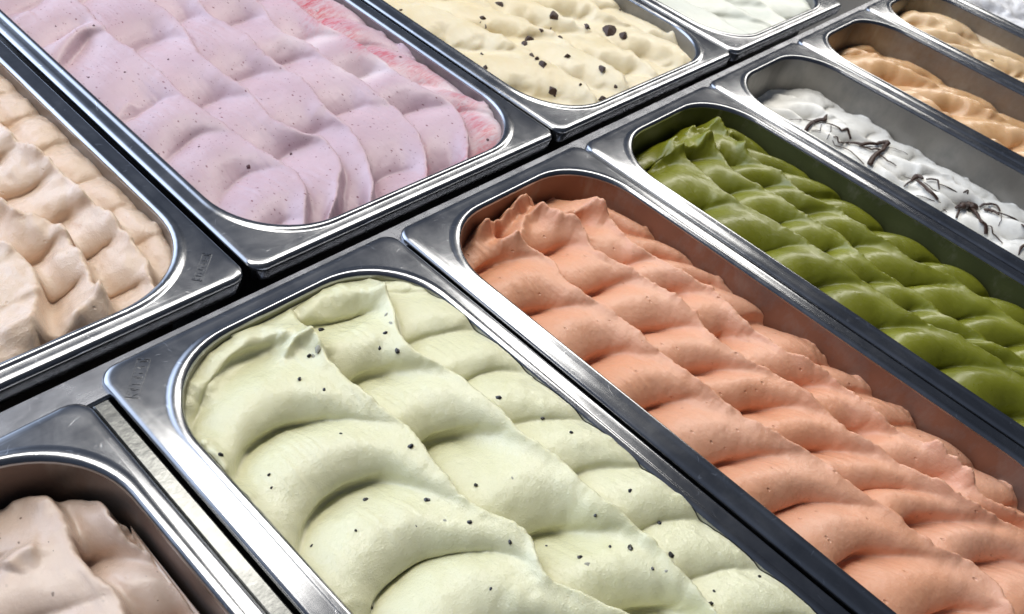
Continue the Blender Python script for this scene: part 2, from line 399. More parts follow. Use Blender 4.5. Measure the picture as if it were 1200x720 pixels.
    if clamp_rim is not None:
        t = np.clip(dist / 0.18, 0, 1); lim = clamp_rim + 0.35 * t
        Zl = Z + level; Zl = np.where(Zl > lim - 0.03, lim - 0.03 * np.exp(-(Zl - lim + 0.03) / 0.03), Zl); Z = Zl - level
    Z -= edge * np.exp(-np.clip(dist, 0, 9) / edgew)
    Z += climb * np.clip(fbm(X, U, seed + 71, 0.16, 4) - 0.05, 0, 1) * np.exp(-np.clip(dist, 0, 9) / 0.022)
    Z += level
    # fold everything outside the rounded rectangle onto its outline
    out = dist < 0
    sx, su = np.sign(X - cx), np.sign(U - cu)
    ax, au = np.maximum(qx, 0), np.maximum(qu, 0); hh = np.hypot(ax, au); hh[hh == 0] = 1
    nxp = cx + sx * ((hx - r_in) + ax / hh * r_in); nup = cu + su * ((hu - r_in) + au / hh * r_in)
    X2 = np.where(out, nxp, X); U2 = np.where(out, nup, U); Z2 = np.where(out, Z + dist * 0.5, Z)
    ins_ = np.clip(dist / 0.08, 0, 1); X2 = X2 + DX * ins_; U2 = U2 + DU * ins_
    # mesh
    ni, nj = X.shape
    co = np.stack([X2.ravel() * S, -U2.ravel() * S, Z2.ravel() * S], 1)
    idx = np.arange(ni * nj).reshape(ni, nj)
    keep = dist > -0.035
    kf = keep[:-1, :-1] | keep[1:, :-1] | keep[:-1, 1:] | keep[1:, 1:]
    q = np.stack([idx[:-1, :-1], idx[:-1, 1:], idx[1:, 1:], idx[1:, :-1]], -1)[kf]
    m = bpy.data.meshes.new('gelato')
    m.vertices.add(len(co)); m.vertices.foreach_set('co', co.astype(np.float32).ravel())
    m.loops.add(q.size); m.loops.foreach_set('vertex_index', q.astype(np.int32).ravel())
    m.polygons.add(len(q)); m.polygons.foreach_set('loop_start', (np.arange(len(q)) * 4).astype(np.int32))
    m.polygons.foreach_set('use_smooth', np.ones(len(q), bool))
    m.update(calc_edges=True); m.validate()
    m.materials.append(mat)
    o = bpy.data.objects.new('gelato', m); C.objects.link(o)
    tag(o, label, 'gelato', cat_group)
    def h(x, y):
        i = np.clip((x - x0) / (x1 - x0) * nx, 0, nx - 1.001); j = np.clip((-y - U0) / (U1 - U0) * nu, 0, nu - 1.001)
        a, b = int(i), int(j); fi, fj = i - a, j - b
        return float((Z[a, b] * (1 - fi) + Z[a + 1, b] * fi) * (1 - fj) + (Z[a, b + 1] * (1 - fi) + Z[a + 1, b + 1] * fi) * fj)
    def hit(px, py):
        z = level
        for _ in range(14):
            x, y = bp(px, py, z); z = 0.5 * z + 0.5 * h(x, y)
        return np.array([x, y, h(x, y)])
    def normal(x, y, e_=0.02):
        n_ = Vector((-(h(x + e_, y) - h(x - e_, y)) / (2 * e_), -(h(x, y + e_) - h(x, y - e_)) / (2 * e_), 1)); return n_.normalized()
    return o, h, hit, normal, (X, -U, m, ni, nj)

GG = 'tubs of gelato filling the steel pans'
def px3(ox, oy, k, pts): return [(ox + a / k, oy + b / k) for a, b in pts]

# chips, seeds and strands ------------------------------------------------------
def rock_mesh(name, seed, mat, flat=0.7, jag=0.3, sub=2):
    import bmesh
    bm = bmesh.new(); bmesh.ops.create_icosphere(bm, subdivisions=sub, radius=1.0)
    rng = random.Random(seed)
    planes = [(Vector((rng.uniform(-1, 1), rng.uniform(-1, 1), rng.uniform(-1, 1))).normalized(), rng.uniform(0.30, 0.72)) for _ in range(10)]
    for v in bm.verts:
        for n_, d in planes:
            k = v.co.dot(n_)
            if k > d: v.co -= n_ * (k - d) * (0.6 + jag)
        v.co *= 1 + rng.uniform(-.06, .06); v.co.z *= flat
    m = bpy.data.meshes.new(name); bm.to_mesh(m); bm.free(); m.materials.append(mat)
    return m
def put(name, me, parent, loc, size, normal=Vector((0, 0, 1)), spin=0.0, smooth=False):
    o = bpy.data.objects.new(name, me); C.objects.link(o); o.parent = parent
    q = normal.to_track_quat('Z', 'Y').to_matrix() @ Matrix.Rotation(spin, 3, 'Z')
    sz = size if isinstance(size, tuple) else (size, size, size)
    o.matrix_world = Matrix.Translation(Vector([float(c) for c in loc]) * S) @ q.to_4x4() @ Matrix.Diagonal((sz[0] * S, sz[1] * S, sz[2] * S, 1))
    return o
def tube(name, pts, rad, mat, parent, seg=7):
    """a tapering strand through pts with one radius per point, smoothed"""
    P_ = np.array(pts, float); r_ = np.array(rad, float); n0 = len(P_)
    if n0 > 2:
        t = np.arange(n0); tt = np.linspace(0, n0 - 1, (n0 - 1) * 6 + 1)
        def cr(v):
            o_ = []
            for x in tt:
                i = min(int(x), n0 - 2); f = x - i
                a, b, c, d = v[max(i - 1, 0)], v[i], v[i + 1], v[min(i + 2, n0 - 1)]
                o_.append(0.5 * ((2 * b) + (-a + c) * f + (2 * a - 5 * b + 4 * c - d) * f * f + (-a + 3 * b - 3 * c + d) * f ** 3))
            return np.array(o_)
        P_ = cr(P_); r_ = np.maximum(cr(r_), 0.002)
    v, f = [], []
    for i in range(len(P_)):
        d = Vector(P_[min(i + 1, len(P_) - 1)] - P_[max(i - 1, 0)]).normalized()
        s_ = d.cross(Vector((0, 0, 1))).normalized(); u_ = s_.cross(d)
        for k in range(seg):
            a = 2 * math.pi * k / seg; c = Vector(P_[i]) + float(r_[i]) * (math.cos(a) * s_ + 0.65 * math.sin(a) * u_); v.append(tuple(c))
    for i in range(len(P_) - 1):
        for k in range(seg):
            j = (k + 1) % seg; f.append((i * seg + k, i * seg + j, (i + 1) * seg + j, (i + 1) * seg + k))
    f.append(tuple(range(seg - 1, -1, -1))); f.append(tuple((len(P_) - 1) * seg + k for k in range(seg)))
    return mesh(name, v, f, mat, parent)

# ---- the pans -----------------------------------------------------------------
YF0, YF1 = -3.69, -0.075                  # front row, near and far edge
def front(k): return (k * 1.65 + 0.018, YF0, (k + 1) * 1.65 - 0.018, YF1)
def inner(b, fl=FL, m=0.010): return (b[0] + fl + m, b[1] + fl + m, b[2] - fl - m, b[3] - fl - m)
B_ll = (-3.38, YF0, -1.722, YF1 - 0.07)
B_gr = (-1.636, YF0, -0.010, YF1 + .01); B_or = (0.012, YF0, 1.640, YF1); B_ma = (1.660, YF0, 3.306, YF1 - .02)
B_st = (3.332, YF0, 4.915, YF1 - .01); B_t1 = (4.945, YF0, 6.565, YF1 - .01); B_t2 = (6.595, YF0, 8.20, YF1 - .01)
B_t3 = (8.23, YF0, 9.84, YF1 - .01)
YB0, YB1 = 0.062, 3.66
B_pe = (-3.16, YB0, -0.795, YB1); B_pi = (-0.765, YB0, 1.590, YB1); B_cr = (1.622, YB0, 4.03, YB1); B_wh = (4.062, YB0, 6.40, YB1)
B_w2 = (6.432, YB0, 8.77, YB1)
PANS = [(B_ll, 'steel pan of dusty beige gelato at the lower left, nearest the camera', (0.46, 0.30, 0.24), 0.50),
        (B_gr, 'steel pan of pale green gelato with black seeds', (0.62, 0.64, 0.40), 0.45),
        (B_or, 'steel pan holding the salmon orange gelato', (0.60, 0.27, 0.15), 0.52),
        (B_ma, 'steel pan holding the deep green pistachio gelato', (0.13, 0.16, 0.02), 0.60),
        (B_st, 'half empty steel pan with white gelato and dark chocolate strands', (0.40, 0.39, 0.36), 0.25),
        (B_t1, 'steel pan of caramel tan gelato beside the white chocolate striped one', (0.50, 0.33, 0.18), 0.34),
        (B_t2, 'steel pan of light tan gelato near the top right corner', (0.50, 0.38, 0.24), 0.30),
        (B_t3, 'steel pan of crumbly white gelato in the very top right corner', (0.5, 0.5, 0.5), 0.25),
        (B_pe, 'steel pan of pale peach gelato at the left edge', (0.55, 0.42, 0.33), 0.50),
        (B_pi, 'steel pan of pink gelato with red berry ripple', (0.42, 0.33, 0.37), 0.42),
        (B_cr, 'steel pan of cream gelato with chocolate chips', (0.46, 0.44, 0.38), 0.36),
        (B_wh, 'steel pan of smooth plain white gelato at the top edge', (0.5, 0.5, 0.48), 0.30)]
pans = []
for b, lab, film, am in PANS:
    back = b[1] > 0
    pans.append(steel_pan(*b, lab, film, am, fl=0.115 if back else (0.095 if b is B_ll else 0.125), r_in=0.48 if back else 0.43))
structure(slab('divider_bar', (-1.716, -3.6, -0.20), (-1.650, -0.20, -0.040), FROST))

# embossed maker's plate: an outlined box with pressed marks, too worn to read
def stamp(px, x, y, w_, h_, ang, marks, parent, z=-0.0125):
    v, f = [], []
    def bar(ax, ay, bx, by, t=0.004, hh=0.006):
        d = math.hypot(bx - ax, by - ay) or 1; nx_, ny_ = -(by - ay) / d * t, (bx - ax) / d * t; k = len(v)
        for (qx, qy), zz in (((ax + nx_, ay + ny_), -.002), ((bx + nx_, by + ny_), -.002), ((bx - nx_, by - ny_), -.002), ((ax - nx_, ay - ny_), -.002),
                             ((ax + nx_ * .4, ay + ny_ * .4), hh), ((bx + nx_ * .4, by + ny_ * .4), hh), ((bx - nx_ * .4, by - ny_ * .4), hh), ((ax - nx_ * .4, ay - ny_ * .4), hh)):
            ca, sa = math.cos(ang), math.sin(ang)
            v.append((x + qx * ca - qy * sa, y + qx * sa + qy * ca, z + zz))
        for a in ((4, 5, 6, 7), (0, 1, 5, 4), (1, 2, 6, 5), (2, 3, 7, 6), (3, 0, 4, 7)): f.append(tuple(k + i for i in a))
    for a in ((0, 0, w_, 0), (w_, 0, w_, h_), (w_, h_, 0, h_), (0, h_, 0, 0)): bar(*a)
    rng = random.Random(5)
    n_ = marks; step = w_ / n_
    for i in range(n_):
        bx, hh = i * step + step * 0.22, h_ * 0.2
        ww, ht = step * 0.55, h_ * 0.6
        for _ in range(3):
            bar(bx + rng.random() * ww, hh + rng.choice((0, .5, 1)) * ht, bx + rng.random() * ww, hh + rng.choice((0, .5, 1)) * ht, 0.0035, 0.0055)
    pl = Vector(parent.location) / S
    o = mesh('stamp', [(a - pl.x, b_ - pl.y, c - pl.z) for a, b_, c in v], f, STEEL, parent, smooth=False)
    return o
def stamp_px(p0, p1, h_, marks, parent):
    a, b_ = bp(*p0), bp(*p1); d = b_ - a
    stamp(None, a[0], a[1], float(np.hypot(*d)), h_, math.atan2(d[1], d[0]), marks, parent)
stamp_px((162, 465), (176, 420), 0.050, 7, pans[1])
stamp_px((236, 328), (248, 297), 0.042, 9, pans[8])

# ---- materials of the gelato ---------------------------------------------------
M_gr = gelato_mat('pale_green_gelato', (0.715, 0.705, 0.445), (0.75, 0.74, 0.50), 0.38, 0.3, (1.0, 0.9, 0.5), 0.40, 0.1, 0.2, coat=1.0, icy=0.28, sscale=0.003, coat_rough=0.10, coat_bump=0.00042)
M_or = gelato_mat('orange_gelato', (0.73, 0.355, 0.205), (0.76, 0.41, 0.265), 0.50, 0.15, (1.0, 0.45, 0.25), 1.3, 1.3, 0.9, coat=0.3)
M_ma = gelato_mat('deep_green_gelato', (0.165, 0.174, 0.009), (0.215, 0.224, 0.015), 0.36, 0.1, (0.8, 0.8, 0.2), 0.35, 0.15, 0.7, coat=0.45)
M_pi = gelato_mat('pink_gelato', (0.50, 0.365, 0.425), (0.58, 0.44, 0.50), 0.44, 0.2, (1.0, 0.6, 0.6), 0.35, 0.2, 0.45,
                  speck=((0.17, 0.05, 0.07), 300, 0.20, 1.0), coat=0.10, ripple=(0.50, 0.045, 0.08))
M_pe = gelato_mat('peach_gelato', (0.70, 0.52, 0.38), (0.74, 0.58, 0.455), 0.38, 0.2, (1.0, 0.6, 0.4), 0.6, 0.8, 0.2, coat=0.8, icy=0.35, sscale=0.003)
M_ll = gelato_mat('beige_gelato', (0.66, 0.50, 0.40), (0.71, 0.56, 0.465), 0.36, 0.15, (1.0, 0.6, 0.4), 0.35, 0.25, 0.2, speck=((0.10, 0.05, 0.03), 150, 0.09, 0.9), coat=0.8)
M_cr = gelato_mat('cream_gelato', (0.70, 0.60, 0.39), (0.74, 0.67, 0.50), 0.44, 0.4, (1.0, 0.8, 0.5), 0.3, 0.15, 0.35, coat=0.1)
M_wh = gelato_mat('white_gelato', (0.64, 0.66, 0.58), (0.70, 0.71, 0.63), 0.44, 0.4, (1, 1, 1), 0.25, 0.1, 0.2, coat=0.1)
M_st = gelato_mat('milk_white_gelato', (0.80, 0.79, 0.74), (0.84, 0.83, 0.79), 0.42, 0.4, (1, 1, 1), 0.35, 0.2, 0.2, coat=0.15)
M_t1 = gelato_mat('caramel_gelato', (0.62, 0.365, 0.17), (0.70, 0.45, 0.25), 0.38, 0.3, (1, .6, .3), 0.35, 0.3, 0.3, coat=0.2)
M_t2 = gelato_mat('light_tan_gelato', (0.66, 0.46, 0.25), (0.72, 0.53, 0.33), 0.42, 0.3, (1, .6, .3), 0.35, 0.3, 0.3, coat=0.15)
M_t3 = gelato_mat('crumbly_white_gelato', (0.66, 0.66, 0.68), (0.76, 0.76, 0.78), 0.5, 0.3, (1, 1, 1), 1.2, 0.6, 0.2, icy=0.8)
SEED = plain('seed_black', (0.012, 0.010, 0.012), 0.35, bump=0.1, coat=0.4)
CHOC = plain('dark_chocolate', (0.045, 0.021, 0.014), 0.5, nscale=500, bump=0.3)
SUNK = plain('seed_under_gelato', (0.33, 0.33, 0.27), 0.4, bump=0.1)

# ---- pale green --------------------------------------------------------------
g1 = [(367, 397), (382, 423), (413, 453), (450, 483), (487, 507), (493, 517), (517, 557), (537, 583), (567, 603), (600, 615), (620, 630), (627, 663), (633, 680), (667, 693), (713, 717)]
g2 = [(457, 365), (463, 377), (475, 408), (505, 425), (531, 443), (565, 470), (595, 492), (603, 510), (633, 533), (658, 550), (683, 580), (710, 600), (738, 620), (768, 650), (800, 678), (821, 705)]
gc = [[[(233, 457), (260, 417), (287, 400), (333, 390)],
       [(268, 533), (287, 507), (317, 487), (350, 476), (400, 475), (450, 485)],
       [(350, 613), (367, 583), (390, 560), (423, 547), (467, 547), (515, 562)],
       [(438, 720), (447, 690), (467, 663), (500, 642), (550, 634), (610, 643)],
       [(545, 800), (560, 765), (600, 725), (650, 712), (700, 720)]],
      [[(350, 370), (387, 360), (433, 352)], [(400, 435), (440, 419), (470, 417)], [(490, 508), (527, 493), (567, 492), (590, 497)],
       [(608, 613), (637, 602), (670, 600), (703, 607)], [(715, 715), (750, 698), (790, 700)]],
      [[(467, 391), (500, 388), (543, 383)], [(533, 447), (563, 435), (597, 433)], [(595, 492), (627, 487), (657, 488)],
       [(658, 552), (687, 543), (723, 543)], [(740, 618), (762, 608), (804, 607)], [(800, 676), (821, 666), (867, 665)], [(865, 735), (890, 722), (930, 722)]]]
g_lips = [(px3(200, 300, 3, [(80, 470), (130, 420), (190, 330), (270, 270), (370, 262), (400, 300)]), 0.055, 0.05, 0.09),
          (px3(200, 300, 3, [(395, 345), (440, 300), (500, 290), (545, 340)]), 0.05, 0.03, 0.05),
          (px3(200, 300, 3, [(430, 190), (520, 130), (600, 110), (700, 130), (780, 135)]), 0.045, 0.05, 0.07),
          (px3(200, 480, 3, [(60, 60), (160, 150), (260, 290), (360, 430), (480, 560), (560, 680)]), 0.05, 0.035, 0.045)]
og, hg, hitg, ng, _ = gelato('pale mint green gelato dotted with black seeds, in broad shell waves', GG, inner(B_gr), -0.005, [g1, g2], gc, M_gr,
    A=0.145, res=0.0068, soft=1.15, lip=0.034, lipw=0.013, rough=0.0028, warp=0.012, lips=g_lips, seed=3, jag=0.3, edge=0.015, clamp_rim=0.06, slope=0.03, lastw=0.6, climb=0.012)
seeds = [(365, 390), (376, 387), (445, 409), (452, 390), (466, 412), (465, 383), (351, 445), (380, 457), (360, 483), (333, 490), (482, 523), (585, 466), (258, 533),
         (363, 417), (290, 512), (428, 586), (488, 617), (472, 647), (470, 661), (428, 705), (435, 712), (500, 586), (551, 612), (598, 636), (558, 569), (656, 586), (698, 604),
         (738, 576), (669, 507), (636, 490), (608, 613), (715, 641), (739, 643), (679, 653), (738, 575), (773, 613), (787, 651), (765, 667), (837, 693), (833, 708), (890, 676),
         (315, 557), (358, 492), (399, 508), (350, 470), (417, 622), (505, 650), (318, 572), (640, 640), (575, 690), (365, 640)]
sm = rock_mesh('seed', 4, SEED, 0.8, 0.0, 1)
rng = random.Random(2)
for i, (a, b_) in enumerate(seeds):
    q = hitg(a, b_); n_ = ng(q[0], q[1]); big = 0.0155 if i < 41 else 0.009
    s_ = big * rng.uniform(0.65, 1.15)
    put('seed', sm, og, q + np.array(n_[:]) * (s_ * rng.uniform(-0.15, 0.30)), (s_, s_ * rng.uniform(1.1, 1.6), s_ * 0.8), n_, rng.uniform(0, 3))

ss_ = rock_mesh('seed', 6, SUNK, 0.5, 0.0, 1)
for a, b_ in ((452, 368), (457, 378), (590, 447), (433, 645), (450, 690), (504, 675), (645, 655), (575, 600), (397, 541), (324, 505), (305, 557), (404, 406), (411, 478), (296, 500),
              (520, 610), (690, 660), (600, 560), (560, 520), (366, 417), (712, 560), (780, 670), (372, 408), (395, 494), (318, 503)):
    q = hitg(a, b_); n_ = ng(q[0], q[1]); s_ = rng.uniform(0.012, 0.022)
    put('seed', ss_, og, q - np.array(n_[:]) * (s_ * 0.25), (s_, s_ * rng.uniform(0.9, 1.4), s_ * 0.7), n_, rng.uniform(0, 3))

# ---- orange ------------------------------------------------------------------
o1 = [(600, 285), (617, 293), (647, 310), (660, 333), (683, 350), (710, 367), (720, 360), (730, 380), (753, 403), (780, 423), (810, 450), (833, 470), (857, 487), (887, 507), (913, 520), (947, 538), (983, 565), (1033, 601), (1058, 622), (1092, 647), (1137, 667), (1167, 697), (1177, 720)]
o1 = [q for q in o1 if q != (710, 367) and q != (720, 360)]
o2 = [(655, 262), (677, 273), (693, 293), (720, 313), (743, 323), (770, 340), (797, 360), (813, 372), (833, 397), (867, 420), (907, 443), (933, 463), (973, 493), (993, 510), (1025, 530), (1054, 551), (1083, 570), (1117, 592), (1158, 613)]
o3 = [(690, 245), (710, 257), (737, 290), (763, 303), (793, 323), (833, 345), (867, 378), (900, 400), (917, 417), (940, 428), (967, 443), (990, 460), (1010, 477), (1033, 497), (1077, 526), (1100, 543), (1129, 567), (1150, 590), (1200, 613)]
oc = [[[(557, 303), (580, 293), (607, 292)], [(607, 352), (633, 344), (683, 347)], [(683, 407), (710, 398), (750, 402)], [(750, 467), (777, 458), (817, 458)],
       [(823, 533), (843, 527), (880, 522)], [(904, 592), (925, 582), (971, 578)], [(983, 651), (1000, 640), (1033, 634), (1075, 640)]],
      [[(617, 285), (650, 280), (690, 275)], [(660, 328), (700, 327), (725, 321)], [(730, 378), (767, 373), (797, 372)], [(783, 423), (813, 419), (860, 422)], [(853, 475), (887, 467), (933, 467)],
       [(920, 518), (953, 513), (990, 517)], [(992, 570), (1025, 565), (1058, 570)], [(1060, 614), (1090, 600), (1130, 605)]],
      [[(700, 297), (733, 297)], [(773, 333), (793, 332), (813, 335)], [(830, 382), (850, 379), (873, 380)], [(913, 440), (930, 437), (960, 443)], [(983, 492), (1005, 490), (1035, 497)], [(1050, 549), (1071, 549), (1100, 551)]],
      [[(745, 297), (765, 292), (785, 296)], [(800, 330), (820, 325), (840, 330)], [(863, 368), (887, 363), (915, 366)], [(920, 425), (943, 421), (967, 421)], [(983, 455), (1000, 452), (1020, 453)], [(1037, 495), (1055, 493), (1080, 493)]]]
o_lips = [(px3(400, 180, 3, [(470, 285), (540, 250), (610, 200), (680, 160)]), 0.13, 0.035, 0.06),
          (px3(400, 180, 3, [(600, 320), (640, 230), (690, 215), (750, 250), (840, 280)]), 0.07, 0.04, 0.05),
          ([(584, 262), (592, 278)], -0.10, 0.035, 0.035), (px3(400, 180, 3, [(700, 210), (790, 200), (870, 210), (930, 240)]), 0.08, 0.05, 0.05),
          (px3(400, 180, 3, [(540, 320), (590, 325), (640, 315)]), 0.06, 0.04, 0.03),
          (px3(700, 300, 3, [(640, 340), (720, 390), (800, 430), (860, 470), (930, 525), (1000, 595)]), 0.030, 0.025, 0.02),
          (px3(700, 480, 2.4, [(905, 105), (950, 145), (1000, 185), (1040, 230)]), 0.06, 0.03, 0.03),
          (px3(700, 480, 2.4, [(860, 170), (930, 220), (1000, 270), (1090, 318)]), 0.03, 0.022, 0.02)]
oo, ho, hito, no, _ = gelato('salmon orange gelato in narrow overlapping waves with a curled tip at its far end', GG, inner(B_or), -0.125, [o1, o2, o3], oc, M_or,
    A=0.18, res=0.0068, stria=0.003, soft=1.05, lip=0.038, lipw=0.013, rough=0.0022, warp=0.012, lips=o_lips, seed=5, jag=0.5, edge=0.05)

# ---- deep green --------------------------------------------------------------
m1 = [(795, 183), (802, 190), (817, 202), (831, 215), (842, 229), (863, 243), (893, 258), (917, 275), (940, 287), (967, 308), (1000, 330), (1033, 350), (1053, 367), (1080, 380), (1117, 400), (1147, 417), (1200, 452)]
m2 = [(836, 180), (846, 189), (856, 206), (874, 217), (910, 237), (927, 250), (947, 264), (980, 283), (1000, 303), (1027, 323), (1050, 335), (1077, 350), (1110, 378), (1150, 402), (1200, 432)]
m3 = [(858, 172), (880, 192), (910, 207), (920, 217), (943, 237), (970, 248), (997, 267), (1017, 280), (1047, 297), (1067, 313), (1093, 323), (1117, 333), (1137, 350), (1160, 363), (1183, 380), (1200, 390)]
mk = lambda L_: [px3(800, 180, 3, q) for q in L_]
mc = [mk([[(-150, 30), (-100, 10), (-30, 15)], [(20, 155), (70, 150), (110, 150)], [(250, 310), (330, 305), (400, 310)], [(440, 435), (510, 428), (590, 440)], [(660, 580), (730, 570), (830, 590)], [(870, 722), (940, 712), (1040, 730)]]),
      mk([[(0, 0), (40, -5), (80, 0)], [(110, 115), (180, 110), (240, 120)], [(290, 225), (340, 220), (400, 225)], [(455, 328), (500, 320), (560, 325)], [(620, 450), (700, 445), (750, 455)], [(780, 540), (850, 530), (900, 535)], [(930, 628), (1000, 615), (1050, 620)], [(1110, 722), (1180, 712), (1220, 720)]]),
      mk([[(90, 15), (150, 10), (200, 20)], [(190, 95), (280, 92), (340, 98)], [(370, 190), (430, 188), (500, 200)], [(545, 300), (600, 297), (650, 300)], [(740, 440), (800, 435), (850, 440)], [(920, 560), (1000, 545), (1050, 550)], [(1110, 655), (1180, 650), (1220, 655)]]),
      mk([[(270, 50), (320, 45), (360, 55)], [(400, 135), (450, 130), (520, 138)], [(580, 243), (640, 240), (700, 246)], [(770, 362), (830, 358), (890, 365)], [(980, 478), (1040, 475), (1100, 480)]])]
m_lips = [(px3(730, 130, 5.54, [(230, 270), (330, 235), (430, 240), (540, 235), (620, 270)]), 0.09, 0.05, 0.06),
          (px3(730, 130, 5.54, [(390, 180), (460, 130), (560, 130), (650, 160), (700, 200)]), 0.10, 0.06, 0.07),
          (px3(730, 130, 5.54, [(210, 310), (300, 290), (400, 300)]), 0.07, 0.03, 0.04),
          (px3(730, 130, 5.54, [(640, 170), (690, 190), (740, 250), (760, 300)]), 0.06, 0.03, 0.04)]
om, hm, hitm, nm, _ = gelato('glossy deep green gelato in twisted rope-like waves', GG, inner(B_ma), -0.125, [m1, m2, m3], mc, M_ma,
    A=0.20, res=0.0075, soft=0.95, lip=0.036, lipw=0.011, rough=0.0012, warp=0.010, lips=m_lips, seed=7, tilt=0.075, over=0.055, lean=0.025, jag=0.35, edge=0.07, dome=0.02, gamma=1.2)

# ---- pink --------------------------------------------------------------------
p1 = [(87, 0), (110, 23), (133, 47), (160, 63), (187, 87), (213, 113), (243, 137), (280, 163), (320, 187), (347, 207), (358, 228), (357, 258)]
p2 = [(163, 0), (200, 23), (220, 43), (233, 67), (260, 90), (290, 110), (320, 143), (350, 158), (377, 163), (395, 187), (400, 205), (395, 232), (385, 262)]
p3 = [(227, 0), (250, 23), (283, 43), (313, 70), (340, 87), (360, 103), (380, 130), (396, 143), (412, 155), (427, 180), (437, 207), (442, 227), (435, 245)]
p4 = [(273, -10), (310, 13), (333, 43), (358, 55), (376, 66), (410, 90), (443, 117), (467, 133), (487, 157), (500, 183), (503, 207), (500, 222)]
p5 = [(320, -15), (363, 20), (380, 33), (410, 47), (427, 63), (447, 76), (480, 99), (503, 113), (530, 125), (541, 143), (550, 170), (553, 187), (545, 203)]
pc = [[[(15, 50), (60, 42), (110, 15)], [(60, 75), (78, 55), (110, 30)], [(123, 137), (155, 125), (200, 105)], [(200, 172), (233, 150), (267, 146)]],
      [[(147, 52), (180, 37), (213, 40)], [(227, 115), (247, 107), (285, 108)], [(318, 182), (345, 165), (370, 163)]],
      [[(200, 20), (225, 12), (245, 18)], [(267, 85), (290, 80), (327, 80)], [(340, 152), (357, 146), (390, 142)]],
      [[(243, 27), (265, 18), (300, 15)], [(310, 69), (333, 62), (370, 63)], [(380, 130), (410, 121), (450, 122)]],
      [[(280, -5), (300, -10), (330, -5)], [(343, 45), (373, 36), (405, 42)], [(407, 87), (433, 78), (473, 80)], [(465, 127), (493, 120), (525, 123)]],
      [[(363, 21), (400, 17), (427, 23)], [(415, 50), (440, 47), (473, 57)], [(480, 98), (513, 95), (553, 110)], [(532, 124), (560, 125), (577, 130)]]]
def pink_extra(X, Y):                      # the last strokes run out flat towards the near end of the pan
    return 0 * X
op, hp, hitp, npk, pk = gelato('pink gelato with fine dark flecks and red berry ripple along its right side', GG, inner(B_pi, 0.115), -0.04, [p1, p2, p3, p4, p5], pc, M_pi,
    A=0.080, gexp=0.85, soft=1.3, tilt=0.070, over=0.008, lean=0.022, res=0.008, lip=0.022, lipw=0.020, rough=0.0012, warp=0.010, seed=9, jag=0.3, edge=0.03, fade=0.15, r_in=0.47, gamma=1.1, clamp_rim=0.0, lips=[
    (px3(0, 0, 9, [(40, 260), (140, 190), (250, 120), (340, 110)]), 0.025, 0.07, 0.07),
    (px3(0, 0, 3, [(370, 400), (410, 370), (455, 330)]), 0.015, 0.05, 0.04)])
Xp, Yp, mp_, ni, nj = pk
def dline(X, Y, pts, z=-0.04):
    q = np.array([bp(a, b_, z) for a, b_ in pts]); bd = np.full_like(X, 9.0)
    for i in range(len(q) - 1):
        d = q[i + 1] - q[i]; L2 = (d ** 2).sum(); t = np.clip(((X - q[i][0]) * d[0] + (Y - q[i][1]) * d[1]) / L2, 0, 1)
        bd = np.minimum(bd, np.hypot(X - q[i][0] - t * d[0], Y - q[i][1] - t * d[1]))
    return bd
rp_ = np.zeros_like(Xp)
for pl, wd, st in (([(345, -10), (375, 12), (395, 27)], 0.13, 1.0), ([(375, 28), (400, 30), (412, 42)], 0.11, 0.8), ([(425, 58), (440, 55), (462, 70)], 0.10, 0.9), ([(470, 70), (490, 78), (505, 90)], 0.10, 0.7),
                   ([(505, 95), (535, 108), (555, 120)], 0.07, 0.7), ([(545, 122), (565, 145), (575, 160), (560, 185), (548, 200)], 0.085, 1.0), ([(583, 175), (596, 162)], 0.03, 1.0),
                   ([(495, 165), (503, 190), (502, 210)], 0.025, 0.6), ([(540, 140), (552, 170), (552, 195)], 0.02, 0.6)):
    rp_ = np.maximum(rp_, st * np.exp(-(dline(Xp, Yp, pl) / wd) ** 2))
mk_ = np.zeros_like(Xp)
for pl, wd in (([(350, 45), (380, 40)], 0.12), ([(410, 85), (450, 80)], 0.10), ([(490, 98), (530, 100)], 0.08), ([(575, 130), (600, 150), (590, 180)], 0.14), ([(430, 10), (560, 95)], 0.06)):
    mk_ = np.maximum(mk_, 0.42 * np.exp(-(dline(Xp, Yp, pl) / wd) ** 2))
for nm_, arr in (('ripple', rp_), ('milk', mk_)):
    at = mp_.attributes.new(nm_, 'FLOAT', 'POINT'); at.data.foreach_set('value', arr.ravel().astype(np.float32))
BERRY = plain('berry_fleck', (0.07, 0.015, 0.03), 0.45)
bm_ = rock_mesh('berry_fleck', 8, BERRY, 0.5, 0.3, 1)
for a, b_, s_ in ((191, 15, .024), (292, 196, .022), (341, 181, .014), (66, 31, .012), (233, 172, .011), (104, 91, .011), (197, 70, .012), (510, 198, .013), (405, 2, .016), (571, 164, .018), (469, 67, .018), (455, 43, .012), (258, 127, .011), (146, 85, .011), (110, 30, .011)):
    q = hitp(a, b_); put('berry_fleck', bm_, op, q, (s_, s_ * 0.8, s_ * 0.6), npk(q[0], q[1]), a)

